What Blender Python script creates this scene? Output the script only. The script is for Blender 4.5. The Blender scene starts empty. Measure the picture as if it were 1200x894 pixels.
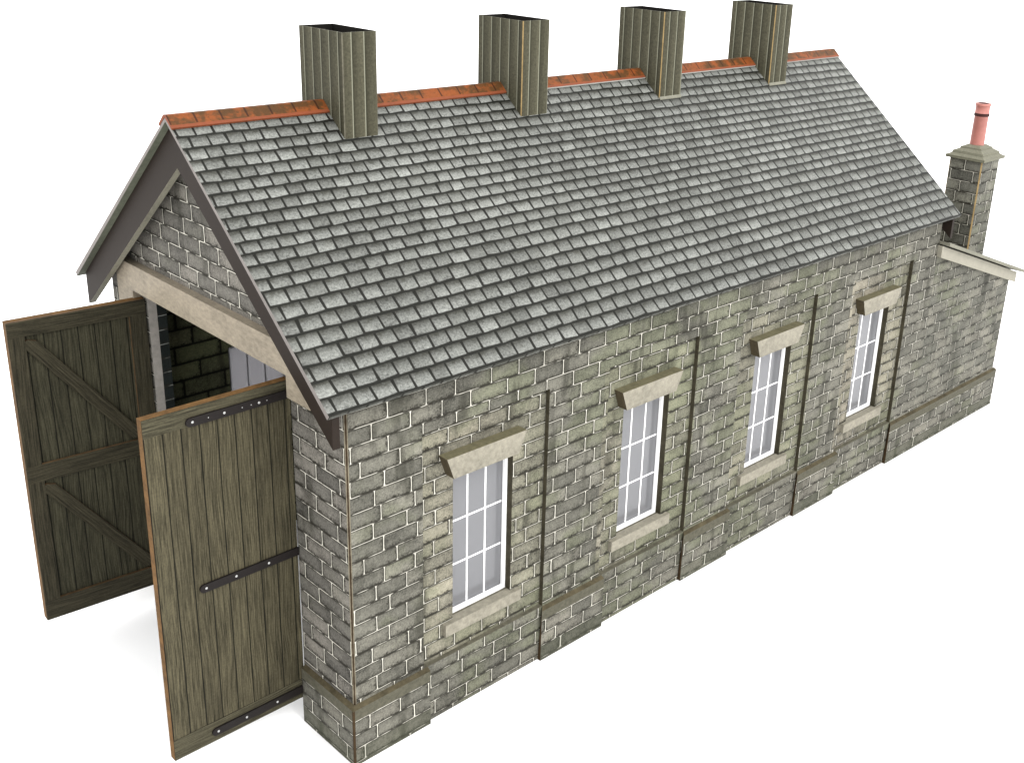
import bpy, bmesh, math, random
from mathutils import Matrix, Vector
K = 0.1                                   # one drawing unit (a centimetre of the card model) in Blender metres
SC = bpy.context.scene
COL = SC.collection

# ------------------------------------------------------------------ camera
yaw, pitch, roll = -0.793, -0.357, 0.040
cp, sp, cy, sy = math.cos(pitch), math.sin(pitch), math.cos(yaw), math.sin(yaw)
fwd = Vector((-sy*cp, cy*cp, sp)); rt = Vector((cy, sy, 0)); up = rt.cross(fwd)
R_ = math.cos(roll)*rt + math.sin(roll)*up
U_ = -math.sin(roll)*rt + math.cos(roll)*up
cam = bpy.data.cameras.new('camera'); co = bpy.data.objects.new('camera', cam); COL.objects.link(co)
m = Matrix((R_, U_, -fwd)).transposed().to_4x4(); m.translation = Vector((-10.195, -15.363, 16.029))*K
co.matrix_world = m
cam.sensor_width = 36; cam.lens = 1328.3/1200*36
cam.shift_x = (600-661.725)/1200; cam.shift_y = (387.641-447)/1200
cam.clip_start = 0.05; cam.clip_end = 400
SC.camera = co
# ------------------------------------------------------------------ light
W_ = bpy.data.worlds.new('World'); SC.world = W_; W_.use_nodes = True
bg = W_.node_tree.nodes['Background']; bg.inputs[0].default_value = (1, 1, 1, 1); bg.inputs[1].default_value = 2.5
def area(name, loc, target, size, power, col=(1, 1, 1)):
    l = bpy.data.lights.new(name, 'AREA'); l.shape = 'SQUARE'; l.size = size; l.energy = power; l.color = col
    o = bpy.data.objects.new(name, l); COL.objects.link(o); o.location = loc
    o.rotation_euler = (Vector(target)-Vector(loc)).to_track_quat('-Z', 'Y').to_euler()
    return o
area('key_softbox', (0.4, -6.9, 7.2), (1.2, 0.4, 0.4), 3.2, 520, (1, 0.99, 0.97))
SC.view_settings.view_transform = 'Standard'; SC.view_settings.look = 'None'
SC.view_settings.exposure = 0; SC.view_settings.gamma = 1
SC.view_settings.use_curve_mapping = False

# ------------------------------------------------------------------ node expression helper
def lin(c):
    c /= 255.0
    return c/12.92 if c <= .04045 else ((c+.055)/1.055)**2.4
def rgb(r, g, b, k=1.0): return (lin(r)*k, lin(g)*k, lin(b)*k, 1)

class V:                                   # a float socket or a number
    T = None
    def __init__(s, x): s.x = x.x if isinstance(x, V) else x
    @staticmethod
    def op(o, *a, clamp=False):
        n = V.T.nodes.new('ShaderNodeMath'); n.operation = o; n.use_clamp = clamp
        for i, q in enumerate(a):
            q = q.x if isinstance(q, V) else q
            if isinstance(q, (int, float)): n.inputs[i].default_value = q
            else: V.T.links.new(q, n.inputs[i])
        return V(n.outputs[0])
    def __add__(s, o): return V.op('ADD', s, o)
    __radd__ = __add__
    def __sub__(s, o): return V.op('SUBTRACT', s, o)
    def __rsub__(s, o): return V.op('SUBTRACT', o, s)
    def __mul__(s, o): return V.op('MULTIPLY', s, o)
    __rmul__ = __mul__
    def __truediv__(s, o): return V.op('DIVIDE', s, o)
def floor(a): return V.op('FLOOR', a)
def fract(a): return V.op('FRACT', a)
def mn(a, b): return V.op('MINIMUM', a, b)
def mx(a, b): return V.op('MAXIMUM', a, b)
def gt(a, b): return V.op('GREATER_THAN', a, b)
def lt(a, b): return V.op('LESS_THAN', a, b)
def mod2(a): return fract(a*0.5)*2
def inv(a): return 1-a
def ss(a, lo, hi):                         # smoothstep, 0 below lo and 1 above hi
    n = V.T.nodes.new('ShaderNodeMapRange'); n.interpolation_type = 'SMOOTHSTEP'
    V.T.links.new(a.x, n.inputs['Value'])
    for nm, q in (('From Min', lo), ('From Max', hi)):
        q = q.x if isinstance(q, V) else q
        if isinstance(q, (int, float)): n.inputs[nm].default_value = q
        else: V.T.links.new(q, n.inputs[nm])
    return V(n.outputs[0])
def vec(a, b, c=0.0):
    n = V.T.nodes.new('ShaderNodeCombineXYZ')
    for i, q in enumerate((a, b, c)):
        q = q.x if isinstance(q, V) else q
        if isinstance(q, (int, float)): n.inputs[i].default_value = q
        else: V.T.links.new(q, n.inputs[i])
    return n.outputs[0]
def noise(v, scale=1.0, detail=2.0, rough=0.5):
    n = V.T.nodes.new('ShaderNodeTexNoise'); V.T.links.new(v, n.inputs['Vector'])
    n.inputs['Scale'].default_value = scale; n.inputs['Detail'].default_value = detail
    n.inputs['Roughness'].default_value = rough
    return V(n.outputs['Fac'])
def rnd(a, b, c=0.0):
    n = V.T.nodes.new('ShaderNodeTexWhiteNoise'); n.noise_dimensions = '3D'
    V.T.links.new(vec(a, b, c), n.inputs['Vector']); return V(n.outputs['Value'])
def mix(f, a, b, mode='MIX'):
    n = V.T.nodes.new('ShaderNodeMix'); n.data_type = 'RGBA'; n.blend_type = mode; n.clamp_factor = True
    f = f.x if isinstance(f, V) else f
    if isinstance(f, (int, float)): n.inputs[0].default_value = f
    else: V.T.links.new(f, n.inputs[0])
    for i, q in ((6, a), (7, b)):
        if isinstance(q, tuple): n.inputs[i].default_value = q
        else: V.T.links.new(q, n.inputs[i])
    return n.outputs[2]
def grey(a, k=1.0):
    v = a*k
    return vec(v, v, v)
def mul(c, f):                             # colour times a float socket
    return mix(1.0, c, vec(f, f, f), 'MULTIPLY')
def mixf(f, a, b): return f*(b-a)+a
def uvs():
    n = V.T.nodes.new('ShaderNodeUVMap'); n.uv_map = 'UVMap'
    s = V.T.nodes.new('ShaderNodeSeparateXYZ'); V.T.links.new(n.outputs[0], s.inputs[0])
    oi = V.T.nodes.new('ShaderNodeObjectInfo')
    return V(s.outputs[0]), V(s.outputs[1]), V(oi.outputs['Random'])*40
MATS = {}
def material(name, fn, rough=0.65, spec=0.10, bump=0.0):
    mt = bpy.data.materials.new(name); mt.use_nodes = True; V.T = mt.node_tree
    p = mt.node_tree.nodes['Principled BSDF']
    p.inputs['Roughness'].default_value = rough; p.inputs['Specular IOR Level'].default_value = spec
    r = fn(); h = None
    if isinstance(r, list): r, h = r
    if isinstance(r, tuple): p.inputs['Base Color'].default_value = r
    else: mt.node_tree.links.new(r, p.inputs['Base Color'])
    if h is not None and bump:
        b = V.T.nodes.new('ShaderNodeBump'); b.inputs['Strength'].default_value = bump; b.inputs['Distance'].default_value = 0.01*K
        V.T.links.new(h.x, b.inputs['Height']); V.T.links.new(b.outputs[0], p.inputs['Normal'])
    MATS[name] = mt
    return mt

G = 0.485                                   # printed ink level of the whole kit
def C(r, g, b, k=1.0): return rgb(r, g, b, G*k)

def stone(base, alt, moss, H=.3394, ph=.102, L=.81, off=.44, mortar=(236, 232, 218), bays=False, dark=(52, 49, 40),
          mort_amt=.80, hk=.9, seed=0.0, plinth=False, mossy=1.0, stain=1.0, contrast=1.0):
    def fn():
        u, v, _ = uvs()
        wob = noise(vec(u, v, seed), 5.0, 2.0)-.5
        wob2 = noise(vec(u, v, seed+7), 5.0, 2.0)-.5
        if bays:
            bx = fract((u-1.72)/5.0)*5.0
            bay = lt(bx, 3.30)*gt(v, 1.37)*lt(v, 6.66)*lt(u, 20.0)*gt(u, 1.72)
        uu = u + wob*.022 - off
        if bays: uu = uu + bay*.33
        vv = v + wob2*.014 - ph
        row = floor(vv/H); fv = fract(vv/H)
        LL = L
        if plinth: LL = L*(1+lt(row, 0.5)*1.2)
        ux = uu/LL + mod2(row)*.5 + (rnd(row, seed, 3.1)-.5)*.34
        ux = ux + (noise(vec(u*.9, row*3.3, seed), 1.0, 0.0)-.5)*.5
        idx = floor(ux); fu = fract(ux)
        r1 = rnd(idx, row, seed); r2 = rnd(idx, row, seed+5)
        w = L if not plinth else L
        dl = fu*w; dr = (1-fu)*w; db = fv*H; dt = (1-fv)*H
        # rounded corner distance to the joint
        du = mn(dl, dr); dv = mn(db, dt)
        q = mn(du, dv) - mx(0.0, .06-du)*mx(0.0, .06-dv)*4.0
        jn = noise(vec(u, v, seed+11), 2.6, 3.0)
        # mortar: light line, broken in places; dark printed shade beside it
        mort = inv(ss(q, .004, .013))
        outline = inv(ss(q + (noise(vec(u, v, seed+13), 8.0, 2.0)-.5)*.02, .016, .032))
        mort_h = inv(ss(dv, .007, .016))
        horiz = mort_h*inv(inv(ss(du, .012, .024)))
        vis = ss(jn, .40, .52)
        vis_h = mix(1.0, (0, 0, 0, 1), (0, 0, 0, 1)) if False else None
        mh2 = inv(ss(dv, .004, .013))
        keep = mn(1.0, inv(mort_h) + ss(jn, .40, .56)*mh2*hk)   # verticals stay, horizontals come and go
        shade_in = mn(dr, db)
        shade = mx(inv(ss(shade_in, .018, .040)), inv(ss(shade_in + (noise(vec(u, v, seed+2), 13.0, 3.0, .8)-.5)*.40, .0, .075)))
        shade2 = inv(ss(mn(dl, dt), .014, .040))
        grain = noise(vec(u, v, seed+20), 9.0, 5.0, .8)
        fine = noise(vec(u, v, seed+21), 24.0, 3.0, .8)
        blotch = noise(vec(u*1.0, v*1.0, seed+31), 1.15, 3.0, .6)
        drip = noise(vec(u*1.7, v*.32, seed+41), 1.3, 3.0, .55)
        mossn = noise(vec(u*.55, v*.7, seed+51), 0.9, 3.0, .6)
        c = mix(ss(r1, .15, .95), C(*base), C(*alt))
        if bays:
            win = ss(noise(vec(u*.25, 3.0, 1.0), 1.0, 0.0), .3, .7)
            beige = mix(win, C(171, 163, 146), C(152, 151, 128))
            c = mix(bay*(.45+r2*.45), c, beige)
        mzone = (inv(ss(V.op('ABSOLUTE', u-9.0), 1.5, 6.0))*.10) if bays else V(0.0)+0.0
        c = mix(ss(mossn+r2*.12+mzone, .56, .72)*(.60*mossy), c, C(*moss))
        tone = .90+.26*(r2-.5)*contrast + (grain-.5)*1.5 + (fine-.5)*2.0 + (blotch-.5)*1.5 + ss(q, .0, .15)*.22-.10
        c = mul(c, mx(tone, .18))
        c = mix(ss(drip, .55, .72)*(.62*stain), c, C(58, 57, 47))
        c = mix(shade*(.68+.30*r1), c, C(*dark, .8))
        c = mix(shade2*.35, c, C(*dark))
        c = mix(outline*.75, c, C(*dark, .7))
        c = mix(mort*keep*(mort_amt*(.85+.4*blotch)), c, C(*mortar, 1.35))
        c = mix(mort*inv(keep)*.75, c, C(*dark, .8))
        if plinth:
            c = mix(lt(v, .385)*.45, c, mul(C(92, 96, 76), .8+(grain-.5)*1.2))
            c = mix(gt(v, 1.075), c, mul(C(120, 117, 100), .75+(grain-.5)*1.3))
        return [c, grain]
    return fn

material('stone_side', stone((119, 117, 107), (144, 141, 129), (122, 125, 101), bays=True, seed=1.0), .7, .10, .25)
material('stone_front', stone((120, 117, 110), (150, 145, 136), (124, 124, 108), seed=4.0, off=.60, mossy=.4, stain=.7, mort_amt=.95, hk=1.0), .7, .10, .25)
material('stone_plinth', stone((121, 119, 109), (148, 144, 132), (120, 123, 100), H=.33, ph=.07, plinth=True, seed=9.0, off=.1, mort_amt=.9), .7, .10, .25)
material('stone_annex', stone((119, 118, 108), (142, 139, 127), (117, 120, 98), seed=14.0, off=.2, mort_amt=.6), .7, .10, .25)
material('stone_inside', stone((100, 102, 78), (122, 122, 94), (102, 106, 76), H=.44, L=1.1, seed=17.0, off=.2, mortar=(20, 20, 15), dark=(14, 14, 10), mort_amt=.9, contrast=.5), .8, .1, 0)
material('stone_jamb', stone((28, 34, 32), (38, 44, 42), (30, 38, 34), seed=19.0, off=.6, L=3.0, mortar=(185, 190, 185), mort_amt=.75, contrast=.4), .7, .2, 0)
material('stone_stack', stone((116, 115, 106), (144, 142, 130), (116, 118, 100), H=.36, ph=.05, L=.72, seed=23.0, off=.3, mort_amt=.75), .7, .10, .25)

def slates():
    u, v, _ = uvs()
    wob = noise(vec(u, v, 3.0), 3.5, 2.0)-.5
    vv = v + wob*.02 + (noise(vec(u*.35, v*2.0, 9.0), 1.0, 1.0)-.5)*.04
    lo = vv/.3225; hi = 8.0+(vv-2.58)/.272
    s = mn(lo, 8.0)+mx(hi-8.0, 0.0)
    row = floor(s); fv = fract(s)
    ux = u/mixf(gt(v, 3.4), .415, .365) + mod2(row)*.5 + (rnd(row, 1.0)-.5)*.25 + (noise(vec(u*1.5, row*5.7, 2.0), 1.0, 0.0)-.5)*.5
    # side joints are cut a little out of square
    ux = ux + (fv-.5)*(rnd(floor(ux), row, 6.0)-.5)*.12
    idx = floor(ux); fu = fract(ux)
    r1 = rnd(idx, row, 1.0); r2 = rnd(idx, row, 2.0); r3 = rnd(idx, row, 8.0)
    H = .30; L = .435
    droop = (r3-.5)*.06*(fu-.5)+(r1-.5)*.02
    du = mn(fu, 1-fu)*L; db = fv*H+droop; dt = (1-fv)*H
    n1 = noise(vec(u*1.6, v*2.0, 1.0), 4.5, 4.0, .8)
    n2 = noise(vec(u, v, 5.0), 20.0, 3.0, .85)
    big = noise(vec(u*.5, v*.5, 8.0), .8, 2.0)
    t = mn(1.0, mx(0.0, inv(ss(fv+(n1-.5)*1.4, .34, 1.12))))  # each slate coloured paler below and darker above, as if overlapped
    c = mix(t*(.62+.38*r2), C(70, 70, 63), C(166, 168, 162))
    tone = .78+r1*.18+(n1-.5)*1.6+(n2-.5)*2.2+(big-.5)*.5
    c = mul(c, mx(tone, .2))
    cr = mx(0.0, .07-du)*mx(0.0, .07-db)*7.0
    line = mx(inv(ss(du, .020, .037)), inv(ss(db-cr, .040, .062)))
    top = inv(ss(dt, .0, .075))  # shadow of the overlapping slate, put into the printed colour
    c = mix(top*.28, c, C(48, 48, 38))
    c = mix(line*.97, c, C(30, 31, 20, .5))
    return [c, n2]
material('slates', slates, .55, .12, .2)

def wood(base, dark, pitch=.34, off=0.0, gaps=True, seed=0.0, k=1.0):
    def fn():
        u, v, _ = uvs()
        uw = u + (noise(vec(u*.7, v*.35, seed), 1.2, 1.0)-.5)*.22
        s1 = noise(vec(uw*24.0, v*.7, seed), 1.6, 5.0, .78)
        s2 = noise(vec(uw*52.0, v*1.1, seed+3), 1.4, 3.0, .8)
        sp = noise(vec(u, v, seed+5), 22.0, 3.0, .7)
        c = mix(ss(s1, .30, .66), C(*dark), C(*base))
        c = mul(c, mx(.25, .9+(s2-.5)*1.5+(sp-.5)*.7))
        c = mix(ss(s2, .60, .68)*.55, c, C(*dark, .6))
        if gaps:
            q = (u-off)/pitch; f = fract(q); idx = floor(q)
            c = mul(c, .88+.24*rnd(idx, seed))
            d = mn(f, 1-f)*pitch
            c = mix(inv(ss(d, .007, .018))*.9, c, C(24, 24, 17, .8))
        return [c, s1]
    return fn
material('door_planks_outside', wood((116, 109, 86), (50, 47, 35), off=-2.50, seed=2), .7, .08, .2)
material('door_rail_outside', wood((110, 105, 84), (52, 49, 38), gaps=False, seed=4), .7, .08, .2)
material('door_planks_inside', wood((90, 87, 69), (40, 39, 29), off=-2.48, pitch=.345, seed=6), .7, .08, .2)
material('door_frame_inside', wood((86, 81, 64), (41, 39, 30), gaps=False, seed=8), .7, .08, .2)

def vent_boards():
    u, v, o = uvs()
    q = u/.305; f = fract(q); idx = floor(q)
    sp = noise(vec(u, v, o), 17.0, 4.0, .75); s2 = noise(vec(u*9.0, v*.6, o), 1.3, 3.0)
    c = mix(f, C(72, 70, 57), C(108, 105, 87))
    c = mul(c, mx(.3, .86+(sp-.5)*1.8+(s2-.5)*.7+(rnd(idx, o)-.5)*.18))
    c = mix(noise(vec(u, v, o), 1.6, 2.0)*.35, c, C(98, 95, 74))
    c = mix(inv(ss(mn(f, 1.0), .0, .22))*.5, c, C(52, 52, 38))
    c = mix(ss(f, .90, .94)*.7, c, C(176, 176, 156))
    return [c, sp]
material('vent_boards', vent_boards, .7, .08, .2)

def speck(r, g, b, amt=.35, sc=12.0, st=1.0, spread=.0, k=1.0):
    def fn():
        u, v, o = uvs()
        n = noise(vec(u*st, v, o), sc, 4.0, .7); n2 = noise(vec(u, v, 3.0), 1.1, 3.0, .6)
        return [mul(C(r, g, b, k), mx(.15, 1+(n-.5)*amt*3.6+(n2-.5)*amt*2)), n]
    return fn
material('pale_stone', speck(170, 164, 147, .34, 9.0), .65, .2, .2)
material('beam_stone', speck(172, 160, 140, .34, 14.0, .5), .6, .2, .2)
material('eave_line', speck(70, 68, 58, .3), .6, .2)
material('ledge', speck(118, 114, 98, .5, 6.0), .7, .15)
material('lintel_top', speck(134, 128, 100, .35, 9.0), .7, .15)
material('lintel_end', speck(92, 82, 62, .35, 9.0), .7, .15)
material('barge_foot', speck(172, 168, 150, .3), .6, .1)
material('barge_paint', speck(66, 53, 43, .14, k=.5), .6, .12)
material('sheet_edge', speck(150, 143, 138, .2), .6, .2)
material('soffit_card', speck(124, 128, 110, .3), .7, .2)
material('card_edge_brown', speck(140, 104, 62, .5, 5.0, k=.75), .8, .1)
material('card_edge_worn', speck(112, 88, 62, .5, 5.0, k=.8), .8, .1)
material('card_edge_tan', speck(176, 150, 104, .35, 5.0), .8, .1)
material('card_edge_pale', speck(190, 184, 176, .25, 6.0), .7, .2)
def corner():
    u, v, o = uvs()
    n = noise(vec(u, v, 1.0), 4.0, 4.0, .7)
    d = V.op('ABSOLUTE', u/.07-.5)
    c = mix(ss(d + (n-.5)*.35, .12, .34), C(70, 54, 36), C(150, 142, 122))
    return mul(c, .9+(n-.5)*1.2)
material('corner_strip', corner, .7, .1)
material('plinth_rust', speck(96, 88, 68, .55, 4.0), .8, .1)
material('plinth_side', speck(74, 58, 38, .4, 5.0), .8, .1)
material('groove_dark', speck(80, 75, 60, .5, 5.0), .8, .1)
material('window_paint', lambda: (.80, .80, .80, 1), .45, .35)
material('bar_print', lambda: (.86, .86, .86, 1), .5, .3)
material('iron', speck(44, 38, 36, .2, k=.7), .55, .15)
material('rivet', lambda: (.34, .34, .33, 1), .4, .4)
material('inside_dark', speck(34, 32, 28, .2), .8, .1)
material('fascia_paint', speck(180, 175, 158, .10, 6.0), .6, .2)
material('felt', speck(150, 148, 132, .2), .7, .2)
material('white_edge', speck(226, 224, 216, .1), .7, .2)
material('pot_dark', speck(70, 36, 32, .2), .7, .2)

def terracotta():
    u, v, o = uvs()
    n = noise(vec(u, v, o), 3.0, 4.0, .65); n2 = noise(vec(u, v, 8.0), 15.0, 3.0, .7)
    c = mix(ss(n, .38, .58), C(188, 104, 52, .68), C(132, 90, 50, .58))
    c = mul(c, mx(.3, .95+(n2-.5)*.8))
    c = mix(ss(n2+n*.4, .78, .92)*.5, c, C(52, 40, 22))
    f = fract((u+.61)/.53)
    c = mix(inv(ss(mn(f, 1-f)*.53, .012, .028))*.85*gt(v, .09), c, C(56, 30, 16))
    c = mix(lt(v, .075)*.8, c, C(190, 104, 70, .66))
    return [c, n2]
material('terracotta', terracotta, .55, .12, .15)
def pot():
    u, v, o = uvs()
    n = noise(vec(u, v, o), 8.0, 3.0)
    return mul(C(222, 146, 134), .92+(n-.5)*.3)
material('pot_clay', pot, .5, .3)
def cap():
    u, v, o = uvs()
    n = noise(vec(u, v, o), 12.0, 4.0, .7)
    return mul(C(142, 140, 120), .9+(n-.5)*.9)
material('cap_stone', cap, .6, .2)
material('white_paper', lambda: (.94, .94, .94, 1), .9, .1)

def acetate():
    mt = bpy.data.materials.new('acetate'); mt.use_nodes = True; t = mt.node_tree
    for n in list(t.nodes):
        if n.type != 'OUTPUT_MATERIAL': t.nodes.remove(n)
    out = t.nodes['Material Output']
    a = t.nodes.new('ShaderNodeBsdfTransparent'); a.inputs[0].default_value = (.80, .80, .81, 1)
    g = t.nodes.new('ShaderNodeBsdfGlossy'); g.inputs['Roughness'].default_value = .12; g.inputs[0].default_value = (.9, .9, .92, 1)
    f = t.nodes.new('ShaderNodeFresnel'); f.inputs[0].default_value = 1.5
    x = t.nodes.new('ShaderNodeMixShader')
    d = t.nodes.new('ShaderNodeBsdfDiffuse'); d.inputs[0].default_value = (.27, .275, .285, 1)
    tl = t.nodes.new('ShaderNodeBsdfTranslucent'); tl.inputs[0].default_value = (.52, .50, .52, 1)
    m1 = t.nodes.new('ShaderNodeMixShader'); m1.inputs[0].default_value = .5
    t.links.new(d.outputs[0], m1.inputs[1]); t.links.new(tl.outputs[0], m1.inputs[2])
    m2 = t.nodes.new('ShaderNodeMixShader'); m2.inputs[0].default_value = .80
    t.links.new(a.outputs[0], m2.inputs[1]); t.links.new(m1.outputs[0], m2.inputs[2])
    t.links.new(f.outputs[0], x.inputs[0]); t.links.new(m2.outputs[0], x.inputs[1]); t.links.new(g.outputs[0], x.inputs[2])
    t.links.new(x.outputs[0], out.inputs[0])
    MATS['acetate'] = mt
acetate()

# ------------------------------------------------------------------ mesh helpers
I4 = Matrix.Identity(4)
class MB:
    def __init__(s): s.v = []; s.f = []; s.uv = []; s.m = []; s.slots = []; s.sm = []
    def slot(s, name):
        if name not in s.slots: s.slots.append(name)
        return s.slots.index(name)
    def face(s, pts, uv, mat, M=I4, smooth=False):
        b = len(s.v)
        for p in pts: s.v.append(tuple((M @ Vector(p))*K))
        s.f.append(list(range(b, b+len(pts)))); s.uv.append(list(uv)); s.m.append(s.slot(mat)); s.sm.append(smooth)
    def box(s, x0, x1, y0, y1, z0, z1, mat, M=I4, mats={}, grain=None, skip='', uvo=(0, 0)):
        P = lambda x, y, z: (x, y, z)
        F = {'-x': [P(x0, y1, z0), P(x0, y0, z0), P(x0, y0, z1), P(x0, y1, z1)],
             '+x': [P(x1, y0, z0), P(x1, y1, z0), P(x1, y1, z1), P(x1, y0, z1)],
             '-y': [P(x0, y0, z0), P(x1, y0, z0), P(x1, y0, z1), P(x0, y0, z1)],
             '+y': [P(x1, y1, z0), P(x0, y1, z0), P(x0, y1, z1), P(x1, y1, z1)],
             '-z': [P(x0, y1, z0), P(x1, y1, z0), P(x1, y0, z0), P(x0, y0, z0)],
             '+z': [P(x0, y0, z1), P(x1, y0, z1), P(x1, y1, z1), P(x0, y1, z1)]}
        for k, q in F.items():
            if k in skip.split(): continue
            a = k[1]
            uv = [((p[1], p[2]) if a == 'x' else (p[0], p[2]) if a == 'y' else (p[0], p[1])) for p in q]
            if grain == 'x': uv = [(w, t) for (t, w) in uv]
            uv = [(t+uvo[0], w+uvo[1]) for (t, w) in uv]
            s.face(q, uv, mats.get(k, mat), M)
    def prism(s, poly, ax, a0, a1, mat, M=I4, mats={}, side=None, grain=None):
        """poly: 2D outline counter-clockwise in the two other axes; extruded along ax from a0 to a1"""
        def P(t, w, a): return {'x': (a, t, w), 'y': (t, a, w), 'z': (t, w, a)}[ax]
        g = (lambda t, w: (w, t)) if grain else (lambda t, w: (t, w))
        e0 = [P(t, w, a0) for t, w in poly]; e1 = [P(t, w, a1) for t, w in poly]
        uv = [g(t, w) for t, w in poly]
        if ax == 'y': s.face(e0, uv, mats.get('0', mat), M); s.face(e1[::-1], uv[::-1], mats.get('1', mat), M)
        else: s.face(e0[::-1], uv[::-1], mats.get('0', mat), M); s.face(e1, uv, mats.get('1', mat), M)
        n = len(poly); d = 0
        for i in range(n):
            j = (i+1) % n
            L = math.dist(poly[i], poly[j])
            q = [e0[i], e0[j], e1[j], e1[i]]; w = [(d, a0), (d+L, a0), (d+L, a1), (d, a1)]
            if grain: w = [(b_, a_) for a_, b_ in w]
            if ax == 'y': q = q[::-1]; w = w[::-1]
            mm = mats.get(i, side or mat)
            s.face(q, w, mm, M); d += L
    def build(s, name, parent=None, label=None, loc=(0, 0, 0)):
        me = bpy.data.meshes.new(name); me.from_pydata(s.v, [], s.f)
        for k in s.slots: me.materials.append(MATS[k])
        ul = me.uv_layers.new(name='UVMap'); i = 0
        for pi, (p, uv) in enumerate(zip(me.polygons, s.uv)):
            p.material_index = s.m[pi]; p.use_smooth = s.sm[pi]
            for li, t in zip(p.loop_indices, uv): ul.data[li].uv = t
        bm = bmesh.new(); bm.from_mesh(me); bmesh.ops.remove_doubles(bm, verts=bm.verts, dist=1e-5)
        bm.to_mesh(me); bm.free(); me.update()
        o = bpy.data.objects.new(name, me); COL.objects.link(o)
        o.location = Vector(loc)*K
        if parent: o.parent = parent
        if label: o['label'] = label
        return o

def grid_wall(mb, us, vs, fn, back, P, mat, inside, step, open_side=None, flip=False, ledge=None):
    """a wall as one skin: fn(i, j) gives the depth of its face in that cell, or None for a hole through to `back`"""
    def f(pts, uv, m):
        if flip: pts, uv = pts[::-1], uv[::-1]
        mb.face([P(*p) for p in pts], uv, m)
    nu, nv = len(us)-1, len(vs)-1
    D = [[fn(i, j) for j in range(nv)] for i in range(nu)]
    for i in range(nu):
        for j in range(nv):
            d = D[i][j]; a, b, c, e = us[i], us[i+1], vs[j], vs[j+1]
            if d is None: continue
            f([(a, d, c), (b, d, c), (b, d, e), (a, d, e)], [(a, c), (b, c), (b, e), (a, e)], mat)
            f([(b, back, c), (a, back, c), (a, back, e), (b, back, e)], [(b, c), (a, c), (a, e), (b, e)], inside)
    for i in range(nu+1):
        for j in range(nv):
            l = D[i-1][j] if i > 0 else None; r = D[i][j] if i < nu else None
            if i in (0, nu) and (l is None and r is None): continue
            l_ = back if l is None else l; r_ = back if r is None else r
            if abs(l_-r_) < 1e-6: continue
            u = us[i]; c, e = vs[j], vs[j+1]
            hole = (l is None or r is None)
            m = (open_side if (hole and open_side) else step)
            if l_ < r_: q = [(u, l_, c), (u, r_, c), (u, r_, e), (u, l_, e)]; w = [(l_, c), (r_, c), (r_, e), (l_, e)]
            else: q = [(u, l_, c), (u, r_, c), (u, r_, e), (u, l_, e)]; w = [(l_, c), (r_, c), (r_, e), (l_, e)]
            f(q, w, m)
    for j in range(nv+1):
        for i in range(nu):
            l = D[i][j-1] if j > 0 else None; r = D[i][j] if j < nv else None
            if l is None and r is None: continue
            l_ = back if l is None else l; r_ = back if r is None else r
            if abs(l_-r_) < 1e-6: continue
            v = vs[j]; a, b = us[i], us[i+1]
            q = [(a, l_, v), (b, l_, v), (b, r_, v), (a, r_, v)]; w = [(a, l_), (b, l_), (b, r_), (a, r_)]
            f(q, w, ledge or step)

# ------------------------------------------------------------------ dimensions (units of the drawing)
W = 9.292; MID = W/2
ZP = 1.37; RB = .11; PP = .095
SL = .838; OY = .447; ZE = 7.86
RXF, RXR = -.61, 21.68
def rz(y): return ZE + SL*(min(y, W-y)+OY)
APEX = rz(MID)
PIL = [(-.0, 1.70), (5.04, 6.86), (9.97, 11.69), (14.97, 16.84), (20.0, 27.03)]
WX = [2.54+4.985*i for i in range(4)]; WW = 1.60; WZ0, WZ1 = 2.12, 5.50
ML = 21.45; AL = 27.03

# ------------------------------------------------------------------ the surface
g = MB(); g.face([(-1500, -1500, -.006), (2500, -1500, -.006), (2500, 2500, -.006), (-1500, 2500, -.006)], [(0, 0), (1, 0), (1, 1), (0, 1)], 'white_paper')
go = g.build('ground'); go['kind'] = 'structure'; go['label'] = 'plain white surface the model stands on'; go['category'] = 'ground'

shed = bpy.data.objects.new('engine_shed', None); COL.objects.link(shed); shed.empty_display_size = .3
shed['label'] = 'grey stone railway shed model with slate roof, four roof vents and open plank doors'
shed['category'] = 'model building'

# ------------------------------------------------------------------ side walls
def bay_of(x):
    for a, b in PIL:
        if a <= x <= b: return None
    return True
def side_wall(far):
    mb = MB()
    us = sorted({.05, ML} | {p for ab in PIL for p in ab if .05 < p < ML} | {x for w in WX for x in (w, w+WW)})
    vs = [0, ZP, WZ0, WZ1, 6.66, 8.03]
    def fn(i, j):
        x = (us[i]+us[i+1])/2; z = (vs[j]+vs[j+1])/2
        if any(w < x < w+WW for w in WX) and WZ0 < z < WZ1: return None
        if bay_of(x) and ZP < z < 6.66: return RB
        return 0.0
    if far: P = lambda u, d, v: (u, W-d, v)
    else: P = lambda u, d, v: (u, d, v)
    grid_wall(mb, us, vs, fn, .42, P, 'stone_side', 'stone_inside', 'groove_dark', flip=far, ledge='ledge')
    # the folded card corner
    y0, y1 = (.0, .05) if not far else (W, W-.05)
    q = [(0, y1, 0), (.05, y0, 0), (.05, y0, 8.03), (0, y1, 8.03)]
    mb.face(q if not far else q[::-1], [(0, 0), (.07, 0), (.07, 8), (0, 8)], 'corner_strip')
    return mb.build('side_wall', shed)
side_wall(False); side_wall(True)

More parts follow.
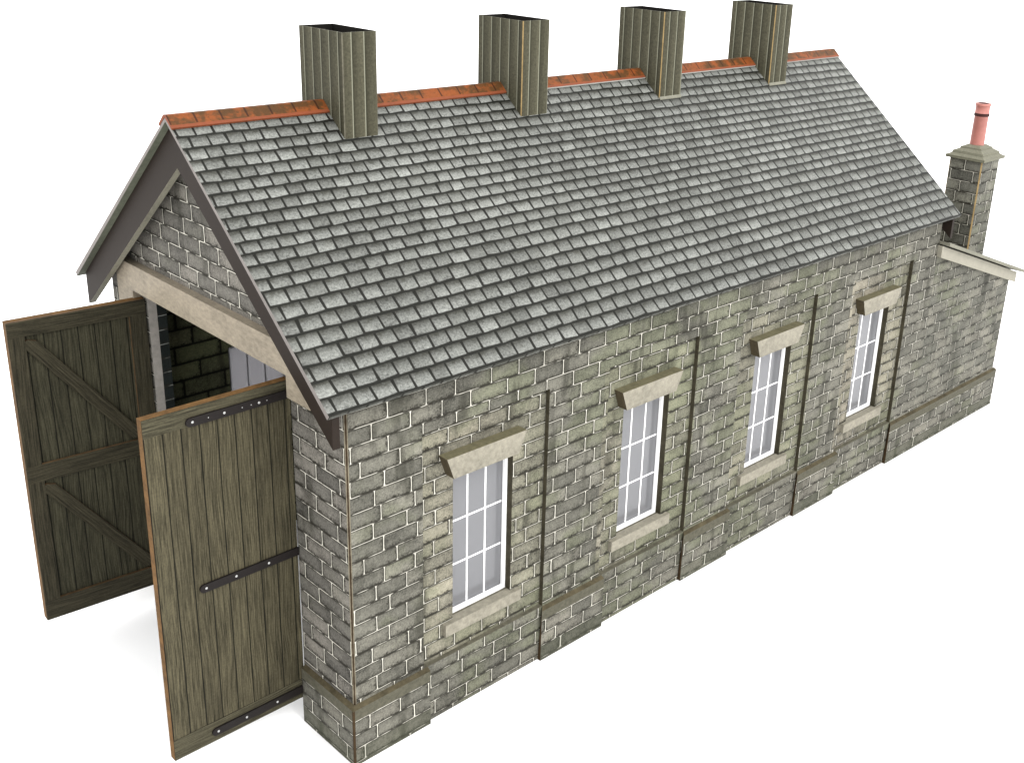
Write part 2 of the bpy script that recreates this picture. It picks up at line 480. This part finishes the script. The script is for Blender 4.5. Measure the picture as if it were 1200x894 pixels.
# ------------------------------------------------------------------ gable walls
JL, JR, OZ = 1.77, 7.52, 7.86
def gable(front):
    mb = MB()
    zt = 8.03
    y0, y1 = .05, W-.05
    if front: P = lambda u, d, v: (d, u, v)
    else: P = lambda u, d, v: (ML-d, u, v)
    us = [y0, JL, JR, y1] if front else [y0, y1]
    vs = [0, OZ, zt] if front else [0, zt]
    fn = (lambda i, j: None if (i == 1 and j == 0) else 0.0) if front else (lambda i, j: 0.0)
    grid_wall(mb, us, vs, fn, .20, P, 'stone_front', 'stone_inside', 'card_edge_pale', flip=front)
    zz = rz(y0)-.16
    poly = [(y0, zt), (y1, zt), (y1, zz), (MID, APEX-.16), (y0, zz)]
    pts0 = [P(u, 0, v) for u, v in poly]; pts1 = [P(u, .2, v) for u, v in poly]
    if front: mb.face(pts0[::-1], poly[::-1], 'stone_front'); mb.face(pts1, poly, 'stone_inside')
    else: mb.face(pts0, poly, 'stone_front'); mb.face(pts1[::-1], poly[::-1], 'stone_inside')
    o = mb.build('gable_wall', shed)
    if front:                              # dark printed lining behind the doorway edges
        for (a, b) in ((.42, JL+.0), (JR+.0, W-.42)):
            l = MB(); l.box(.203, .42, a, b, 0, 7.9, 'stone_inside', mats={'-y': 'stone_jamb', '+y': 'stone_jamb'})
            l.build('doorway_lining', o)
    return o
gable(True); gable(False)

# ------------------------------------------------------------------ plinth blocks
def plinth(x0, x1, near=True, wrap=0.0, left=True, end=False):
    mb = MB()
    zt, zc = ZP-.0, ZP-.055
    M = I4 if near else Matrix.Translation((0, W, 0)) @ Matrix.Diagonal((1, -1, 1, 1))
    def fc(pts, uv, m):
        if not near: pts, uv = pts[::-1], uv[::-1]
        mb.face(pts, uv, m, M)
    xa = x0-PP; xb = x1+(PP if not end else 0.0); d = -PP
    fc([(xa, d, 0), (xb, d, 0), (xb, d, zc), (xa, d, zc)], [(xa, 0), (xb, 0), (xb, zc), (xa, zc)], 'stone_plinth')
    xi = x0 if (wrap or left) else xa
    fc([(xa, d, zc), (xb, d, zc), (xb, 0, zt), (xi, 0, zt)], [(xa, 0), (xb, 0), (xb, .13), (xi, .13)], 'plinth_rust')
    fc([(xb, d, 0), (xb, 0, 0), (xb, 0, zt), (xb, d, zc)], [(0, 0), (.1, 0), (.1, zt), (0, zc)], 'stone_plinth')
    if wrap:                               # runs round the corner along the front pier
        fc([(xa, wrap, 0), (xa, d, 0), (xa, d, zc), (xa, wrap, zc)], [(wrap, 0), (d, 0), (d, zc), (wrap, zc)], 'stone_plinth')
        fc([(xa, wrap, zc), (xa, d, zc), (x0, 0, zt), (x0, wrap, zt)], [(wrap, 0), (d, 0), (0, .13), (wrap, .13)], 'plinth_rust')
        fc([(0, wrap, 0), (xa, wrap, 0), (xa, wrap, zc), (0, wrap, zt)], [(0, 0), (.1, 0), (.1, zc), (0, zt)], 'stone_plinth')
        e = .034                           # bare brown card showing at the fold
        fc([(xa-.006, d+e, 0), (xa-.006, d-.006, 0), (xa-.006, d-.006, zc), (xa-.006, d+e, zc)], [(0, 0), (.04, 0), (.04, zc), (0, zc)], 'plinth_side')
        fc([(xa-.006, d-.006, 0), (xa+e, d-.006, 0), (xa+e, d-.006, zc), (xa-.006, d-.006, zc)], [(0, 0), (.04, 0), (.04, zc), (0, zc)], 'plinth_side')
    else:
        fc([(xa, 0, 0), (xa, d, 0), (xa, d, zc), (xi, 0, zt)], [(0, 0), (.1, 0), (.1, zc), (0, zt)], 'plinth_side')
    if end:
        e = W
        fc([(xb, d, 0), (xb, 0, 0), (xb, 0, zt), (xb, d, zc)], [(0, 0), (.1, 0), (.1, zt), (0, zc)], 'stone_plinth')
    return mb.build('plinth_block', shed)
for near in (True, False):
    plinth(0.0, 1.70, near, wrap=JL-.04)
    for a, b in PIL[1:4]: plinth(a, b, near, wrap=0)
    plinth(20.0, AL, near, wrap=0)

# ------------------------------------------------------------------ windows (thing > window > pieces)
def make_window():
    root = bpy.data.objects.new('window', None); COL.objects.link(root); root.parent = shed; root.empty_display_size = .05
    h = WZ1-WZ0; fw = .07
    fr = MB()                              # frame, local origin at the opening's lower left corner in the wall face
    fr.box(0, fw, .27, .345, 0, h, 'window_paint'); fr.box(WW-fw, WW, .27, .345, 0, h, 'window_paint')
    fr.box(fw, WW-fw, .27, .345, 0, fw+.01, 'window_paint'); fr.box(fw, WW-fw, .27, .345, h-fw, h, 'window_paint')
    fr.build('frame', root)
    gl = MB(); gl.box(.02, WW-.02, .358, .366, .02, h-.02, 'acetate'); gl.build('glass_pane', root)
    gb = MB()
    iw = WW-2*fw
    for k in (1, 2):
        x = fw+iw*k/3+.02; gb.box(x-.019, x+.019, .348, .357, .08, h-.05, 'bar_print')
    for k in (1, 2):
        z = .09+(3.06)*k/3; gb.box(.03, WW-.09, .3465, .3555, z-.018, z+.018, 'bar_print')
    gb.build('glazing_bars', root)
    ln = MB()
    yf, yb = -.155, RB-.0
    zb, zt = 3.43, 3.90
    poly = [(-.19, zb), (1.52, zb), (1.73, zt), (-.36, zt)]
    b = .03
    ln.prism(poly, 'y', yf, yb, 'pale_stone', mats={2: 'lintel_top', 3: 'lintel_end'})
    ln.build('lintel', root)
    s = MB(); s.prism([(-.27, -.27), (1.82, -.27), (1.82, .004), (-.27, .004)], 'y', -.005, .21, 'pale_stone')
    s.build('sill', root)
    return root
def place_copy(src, loc, rotz):
    r = src.copy(); COL.objects.link(r); r.parent = src.parent; r.location = loc; r.rotation_euler = (0, 0, rotz)
    for ch in src.children:
        c = ch.copy(); COL.objects.link(c); c.parent = r
    return r
win = make_window(); win.location = Vector((WX[0], 0, WZ0))*K
for x in WX[1:]: place_copy(win, Vector((x, 0, WZ0))*K, 0)
for x in WX: place_copy(win, Vector((x+WW, W, WZ0))*K, math.pi)

# ------------------------------------------------------------------ beam over the doorway
bm_ = MB()
zt, zm, ze_ = 8.46, 7.86, 7.42
poly = [(.80, ze_), (1.57, ze_), (1.57, zm), (7.75, zm), (7.75, ze_), (8.49, ze_), (8.49, zt), (.80, zt)]
bm_.prism([(t, w) for t, w in poly], 'x', -.20, -.002, 'beam_stone')
bm_.build('door_beam', shed)

# ------------------------------------------------------------------ doors
ZD0, ZD1, DW = .58, 7.68, 2.85
EDGE = {'-x': 'card_edge_brown', '+x': 'card_edge_brown', '+z': 'card_edge_brown', '-z': 'card_edge_brown'}
def door_root(loc, rz_, label):
    o = bpy.data.objects.new('door', None); COL.objects.link(o); o.parent = shed; o.location = Vector(loc)*K
    o.rotation_euler = (0, 0, rz_); o['label'] = label; o.empty_display_size = .05
    return o
H_ = ZD1-ZD0; EDT = .165
# front leaf, outer face towards the camera; local x runs from the hinge (0) to -DW
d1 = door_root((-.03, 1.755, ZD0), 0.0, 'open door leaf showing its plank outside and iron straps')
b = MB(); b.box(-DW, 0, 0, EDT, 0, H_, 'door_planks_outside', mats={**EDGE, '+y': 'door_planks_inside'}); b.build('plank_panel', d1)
for z0, z1 in ((H_-.35, H_-.006), (.006, .46)):
    b = MB(); b.box(-DW+.005, -.005, -.008, .0, z0, z1, 'door_rail_outside', grain='x', mats={'-z': 'inside_dark', '+z': 'inside_dark'}, skip='+y'); b.build('rail', d1)
for zc, extra in ((7.41-ZD0, True), (4.045-ZD0, False), (.81-ZD0, False)):
    s = MB(); hw = .082; pts = []
    for k in range(9):
        a = math.pi/2 + math.pi*k/8; pts.append((-2.0+hw*math.cos(a), zc+hw*math.sin(a)))
    pts = pts + [(-.0, zc-hw), (-.0, zc+hw)]
    s.prism(pts, 'y', -.05, -.0085, 'iron'); so = s.build('strap_hinge', d1)
    for x, r in ((-1.96, .026), (-1.35, .026), (-.66, .026)) + (((-1.66, .011), (-1.0, .011), (-.82, .011), (-.5, .011)) if extra else ()):
        rv = MB(); n = 8
        for k in range(n):
            a0, a1 = 2*math.pi*k/n, 2*math.pi*(k+1)/n
            A = (x+r*math.cos(a0), -.05, zc+r*math.sin(a0)); B = (x+r*math.cos(a1), -.05, zc+r*math.sin(a1))
            a_ = (x+r*.5*math.cos(a0), -.05-r*.5, zc+r*.5*math.sin(a0)); b_ = (x+r*.5*math.cos(a1), -.05-r*.5, zc+r*.5*math.sin(a1))
            rv.face([A, B, b_, a_], [(0, 0)]*4, 'rivet'); rv.face([a_, b_, (x, -.05-r*.62, zc)], [(0, 0)]*3, 'rivet')
        rv.build('rivet', so)
# rear leaf, inner face with its frame towards the camera
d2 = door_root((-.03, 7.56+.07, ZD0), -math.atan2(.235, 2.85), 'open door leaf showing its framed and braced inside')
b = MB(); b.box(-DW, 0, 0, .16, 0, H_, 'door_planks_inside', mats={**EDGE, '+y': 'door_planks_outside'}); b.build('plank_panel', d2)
fy = -.07
EF = {'-x': 'card_edge_worn', '+x': 'card_edge_worn', '+z': 'card_edge_worn', '-z': 'inside_dark'}
for z0, z1 in ((H_-.34, H_), (4.0-ZD0, 4.40-ZD0), (0, .48)):
    b = MB(); b.box(-DW, 0, fy, -.001, z0, z1, 'door_frame_inside', grain='x', mats=EF, uvo=(z0, 3)); b.build('rail', d2)
for z0, z1 in ((.48, 4.0-ZD0), (4.40-ZD0, H_-.34)):
    for x0, x1 in ((-DW, -DW+.33), (-.36, 0)):
        b = MB(); b.box(x0, x1, fy+.002, -.001, z0, z1, 'door_frame_inside', mats=EF, uvo=(x0, z0)); b.build('stile', d2)
def brace(xa, za, xb, zb, w):
    b = MB(); L = math.hypot(xb-xa, zb-za); an = math.atan2(zb-za, xb-xa)
    M = Matrix.Translation((xa, 0, za)) @ Matrix.Rotation(-an, 4, 'Y')
    poly = [(0.02, -w/2), (L-.16, -w/2), (L, -.02), (L-.04, w/2), (.16, w/2), (0, .02)]
    b.prism(poly, 'y', fy+.004, -.001, 'door_frame_inside', M, side='card_edge_worn', grain=True)
    b.build('brace', d2)
brace(-2.50, 7.24-ZD0, -.40, 4.46-ZD0, .27)
brace(-2.50, 3.90-ZD0, -.40, 1.12-ZD0, .27)

# ------------------------------------------------------------------ roof
rf = MB(); T = .08
for side in (0, 1):
    Y = (lambda y: y) if side == 0 else (lambda y: W-y)
    def rface(pts, uv, m):
        if side: pts, uv = pts[::-1], uv[::-1]
        rf.face([(x, Y(y), z) for x, y, z in pts], uv, m)
    SLN = math.hypot(1, SL)*(MID+OY)
    e, a = (-OY, ZE), (MID, APEX)
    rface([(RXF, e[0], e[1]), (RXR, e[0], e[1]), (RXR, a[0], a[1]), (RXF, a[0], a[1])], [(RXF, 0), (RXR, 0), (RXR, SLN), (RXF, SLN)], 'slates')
    rface([(RXR, e[0]+.06, e[1]-T), (RXF, e[0]+.06, e[1]-T), (RXF, a[0], a[1]-T), (RXR, a[0], a[1]-T)], [(0, 0), (20, 0), (20, 6), (0, 6)], 'soffit_card')
    rface([(RXF, e[0]+.06, e[1]-T), (RXR, e[0]+.06, e[1]-T), (RXR, e[0], e[1]), (RXF, e[0], e[1])], [(RXF, -.09), (RXR, -.09), (RXR, 0), (RXF, 0)], 'slates')
    rface([(RXF, a[0], a[1]-T), (RXF, e[0]+.06, e[1]-T), (RXF, e[0], e[1]), (RXF, a[0], a[1])], [(0, 6), (0, 0), (.1, 0), (.1, 6)], 'sheet_edge')
    rface([(RXR, e[0]+.06, e[1]-T), (RXR, a[0], a[1]-T), (RXR, a[0], a[1]), (RXR, e[0], e[1])], [(0, 0), (0, 6), (.1, 6), (.1, 0)], 'white_edge')
roof = rf.build('roof', shed)

VX = [(2.79, 3.62, 13.57), (7.62, 8.46, 13.61), (12.48, 13.34, 13.65), (17.28, 18.11, 13.68)]
VY0, VY1 = 3.87, W-3.87
runs = [(RXF-.01, VX[0][0])] + [(VX[i][1], VX[i+1][0]) for i in range(3)] + [(VX[3][1], RXR)]
for i, (a, b) in enumerate(runs):
    r = MB(); t = .034; hw = .27; drop = hw*SL
    za = APEX+t+.03
    outer = [(MID-hw, za-drop), (MID-.05, za-.02), (MID+.05, za-.02), (MID+hw, za-drop)]
    inner = [(MID+hw-.03, za-drop-t), (MID, APEX+.006), (MID-hw+.03, za-drop-t)]
    ring = outer+inner
    n = len(ring)
    L = [0]
    for k in range(n-1): L.append(L[-1]+math.dist(ring[k], ring[k+1]))
    for k in range(n):
        j = (k+1) % n
        p, q = ring[k], ring[j]
        m = 'terracotta'
        if k in (3, 6): m = 'white_edge' if i >= 2 else 'terracotta'
        # v runs up from the lower edge on both flanks
        va, vb = (0, .35) if k == 0 else (.35, .45) if k == 1 else (.35, 0) if k == 2 else (.05, .05)
        r.face([(a, p[0], p[1]), (a, q[0], q[1]), (b, q[0], q[1]), (b, p[0], p[1])], [(a, va), (a, vb), (b, vb), (b, va)], m)
    r.face([(a, y, z) for y, z in ring], [(0, .03)]*n, 'terracotta')
    r.face([(b, y, z) for y, z in ring][::-1], [(0, .03)]*n, 'terracotta')
    r.build('ridge_cap', roof)

# bargeboards
for face, back in ((-.45, -.30), (ML+.18, ML+.06)):
    for side in (0, 1):
        b = MB(); lo = -.28
        p = [(lo, 7.12), (MID, APEX-.97), (MID, APEX-T-.003), (lo, rz(lo)-T-.003)]
        if side: p = [(W-y, z) for y, z in p][::-1]
        b.prism(p, 'x', min(face, back), max(face, back), 'barge_paint', side='barge_paint', mats=({0: 'barge_foot'} if side == 0 else {2: 'barge_foot'}))
        b.build('bargeboard', shed)

# roof ventilators: hollow boarded boxes straddling the ridge
for i, (a, b, zt) in enumerate(VX):
    v = MB(); t = .035; c = .02; z0 = 11.22
    P4 = [(a, VY0), (b, VY0), (b, VY1), (a, VY1)]
    # outer skin with narrow card-edge strips at the corners
    ring = []
    for k, (x, y) in enumerate(P4):
        sx = 1 if x == a else -1; s_y = 1 if y == VY0 else -1
        if k in (0, 2): ring += [(x, y+s_y*c), (x+sx*c, y)]
        else: ring += [(x+sx*c, y), (x, y+s_y*c)]
    acc = 0
    for k in range(8):
        p, q = ring[k], ring[(k+1) % 8]; L = math.dist(p, q)
        edge = (k % 2 == 0)
        m = ('card_edge_tan' if i else 'ledge') if edge else 'vent_boards'
        if not edge: acc0 = .10 if k in (1, 5) else .14
        else: acc0 = 0
        v.face([(p[0], p[1], z0), (q[0], q[1], z0), (q[0], q[1], zt), (p[0], p[1], zt)], [(acc0, z0), (acc0+L, z0), (acc0+L, zt), (acc0, zt)], m)
    inn = [(a+t, VY0+t), (b-t, VY0+t), (b-t, VY1-t), (a+t, VY1-t)]
    out = [(a, VY0), (b, VY0), (b, VY1), (a, VY1)]
    for k in range(4):
        p, q, ip, iq = out[k], out[(k+1) % 4], inn[k], inn[(k+1) % 4]
        v.face([(p[0], p[1], zt), (q[0], q[1], zt), (iq[0], iq[1], zt), (ip[0], ip[1], zt)], [(0, 0), (1, 0), (1, .04), (0, .04)], 'vent_boards')
        v.face([(iq[0], iq[1], z0), (ip[0], ip[1], z0), (ip[0], ip[1], zt), (iq[0], iq[1], zt)], [(0, 0), (1, 0), (1, 2), (0, 2)], 'inside_dark')
    v.face([(x, y, 12.2) for x, y in inn], [(0, 0)]*4, 'inside_dark')
    vo = v.build('roof_ventilator', shed)
    if i >= 2:                             # pale glued strip along the foot
        f = MB(); zf = rz(VY0)
        f.prism([(VY0-.035, zf-.028), (VY0-.002, zf+.0), (VY0-.002, zf+.05), (VY0-.035, zf+.0)], 'x', a+.0, b-.01, 'felt'); f.build('foot_strip', vo)

# ------------------------------------------------------------------ lean-to office at the far end
def az(x): return 6.93-(x-21.35)*.335     # underside line of its roof along the side
an = MB()
ztA = az(ML)-.02; ztB = az(AL)-.02
# near and far walls, end wall as one shell with real thickness
an.prism([(ML+.002, 0), (AL, 0), (AL, ztB), (ML+.002, ztA)], 'y', 0, .3, 'stone_annex')
an.prism([(ML+.002, 0), (AL, 0), (AL, ztB), (ML+.002, ztA)], 'y', W-.3, W, 'stone_annex')
an.box(AL-.3, AL, .3, W-.3, 0, ztB-.05, 'stone_annex')
anw = an.build('office_wall', shed)
ar = MB(); XR = 27.50
ar.prism([(ML+.01, az(ML)-.0), (XR, az(XR)), (XR, az(XR)+.10), (ML+.01, az(ML)+.10)], 'y', -.34, W+.34, 'felt', mats={1: 'white_edge'})
aro = ar.build('office_roof', shed)
for y0, y1 in ((-.15, -.002), (W+.002, W+.15)):
    f = MB(); xa, xb = 21.40, 27.22
    f.prism([(xa, az(xa)-.41), (xb, az(xb)-.41), (xb, az(xb)-.045), (xa, az(xa)-.045)], 'y', y0, y1, 'fascia_paint'); f.build('fascia', shed)
# chimney
cx0, cx1, cy0, cy1, cz1 = 25.65, 26.92, 1.0, 2.15, 8.70
ch = MB(); c = .035
ring = [(cx0, cy0+c), (cx0+c, cy0), (cx1-c, cy0), (cx1, cy0+c), (cx1, cy1-c), (cx1-c, cy1), (cx0+c, cy1), (cx0, cy1-c)]
z0 = 4.7; u0 = 0
for k in range(8):
    p, q = ring[k], ring[(k+1) % 8]; L = math.dist(p, q)
    ch.face([(p[0], p[1], z0), (q[0], q[1], z0), (q[0], q[1], cz1), (p[0], p[1], cz1)], [(u0, z0), (u0+L, z0), (u0+L, cz1), (u0, cz1)], 'card_edge_tan' if k % 2 == 0 else 'stone_stack')
    u0 += L
ch.face([(x, y, cz1) for x, y in ring], [(0, 0)]*8, 'stone_stack')
cho = ch.build('chimney_stack', shed)
cm = MB()
def tier(e, za, zb, e2=None):
    e2 = e if e2 is None else e2
    A = [(cx0-e, cy0-e), (cx1+e, cy0-e), (cx1+e, cy1+e), (cx0-e, cy1+e)]; B = [(cx0-e2, cy0-e2), (cx1+e2, cy0-e2), (cx1+e2, cy1+e2), (cx0-e2, cy1+e2)]
    for k in range(4):
        p, q, r, s = A[k], A[(k+1) % 4], B[(k+1) % 4], B[k]
        cm.face([(p[0], p[1], za), (q[0], q[1], za), (r[0], r[1], zb), (s[0], s[1], zb)], [(0, za), (1.3, za), (1.3, zb), (0, zb)], 'cap_stone')
    cm.face([(x, y, zb) for x, y in B], [(0, 0), (1, 0), (1, 1), (0, 1)], 'cap_stone')
    cm.face([(x, y, za) for x, y in A][::-1], [(0, 0), (1, 0), (1, 1), (0, 1)], 'groove_dark')
tier(.11, 8.701, 8.79, .12); tier(.08, 8.79, 8.87, -.04)
tier(-.03, 8.871, 8.94, -.05); tier(-.08, 8.941, 9.03, -.22); tier(-.21, 9.031, 9.07, -.22); tier(-.25, 9.071, 9.14, -.36)
cm.build('chimney_cap', cho)
pt = MB(); px_, py_ = (cx0+cx1)/2-.02, (cy0+cy1)/2; n = 28
prof = [(.235, 9.05), (.225, 10.08), (.245, 10.09), (.245, 10.17), (.228, 10.18), (.232, 10.42), (.25, 10.43), (.25, 10.50), (.17, 10.50), (.16, 9.6)]
for k in range(n):
    a0, a1 = 2*math.pi*k/n, 2*math.pi*(k+1)/n
    for s in range(len(prof)-1):
        (r0, h0), (r1, h1) = prof[s], prof[s+1]
        m = 'pot_dark' if s in (1, 2, 3) or s >= 8 else 'pot_clay'
        if s == 0: m = 'pot_clay'
        pt.face([(px_+r0*math.cos(a0), py_+r0*math.sin(a0), h0), (px_+r0*math.cos(a1), py_+r0*math.sin(a1), h0),
                 (px_+r1*math.cos(a1), py_+r1*math.sin(a1), h1), (px_+r1*math.cos(a0), py_+r1*math.sin(a0), h1)],
                [(a0*.23, h0), (a1*.23, h0), (a1*.23, h1), (a0*.23, h1)], m, smooth=(s in (0, 4)))
pt.build('chimney_pot', cho, 'pink clay chimney pot with dark bands')
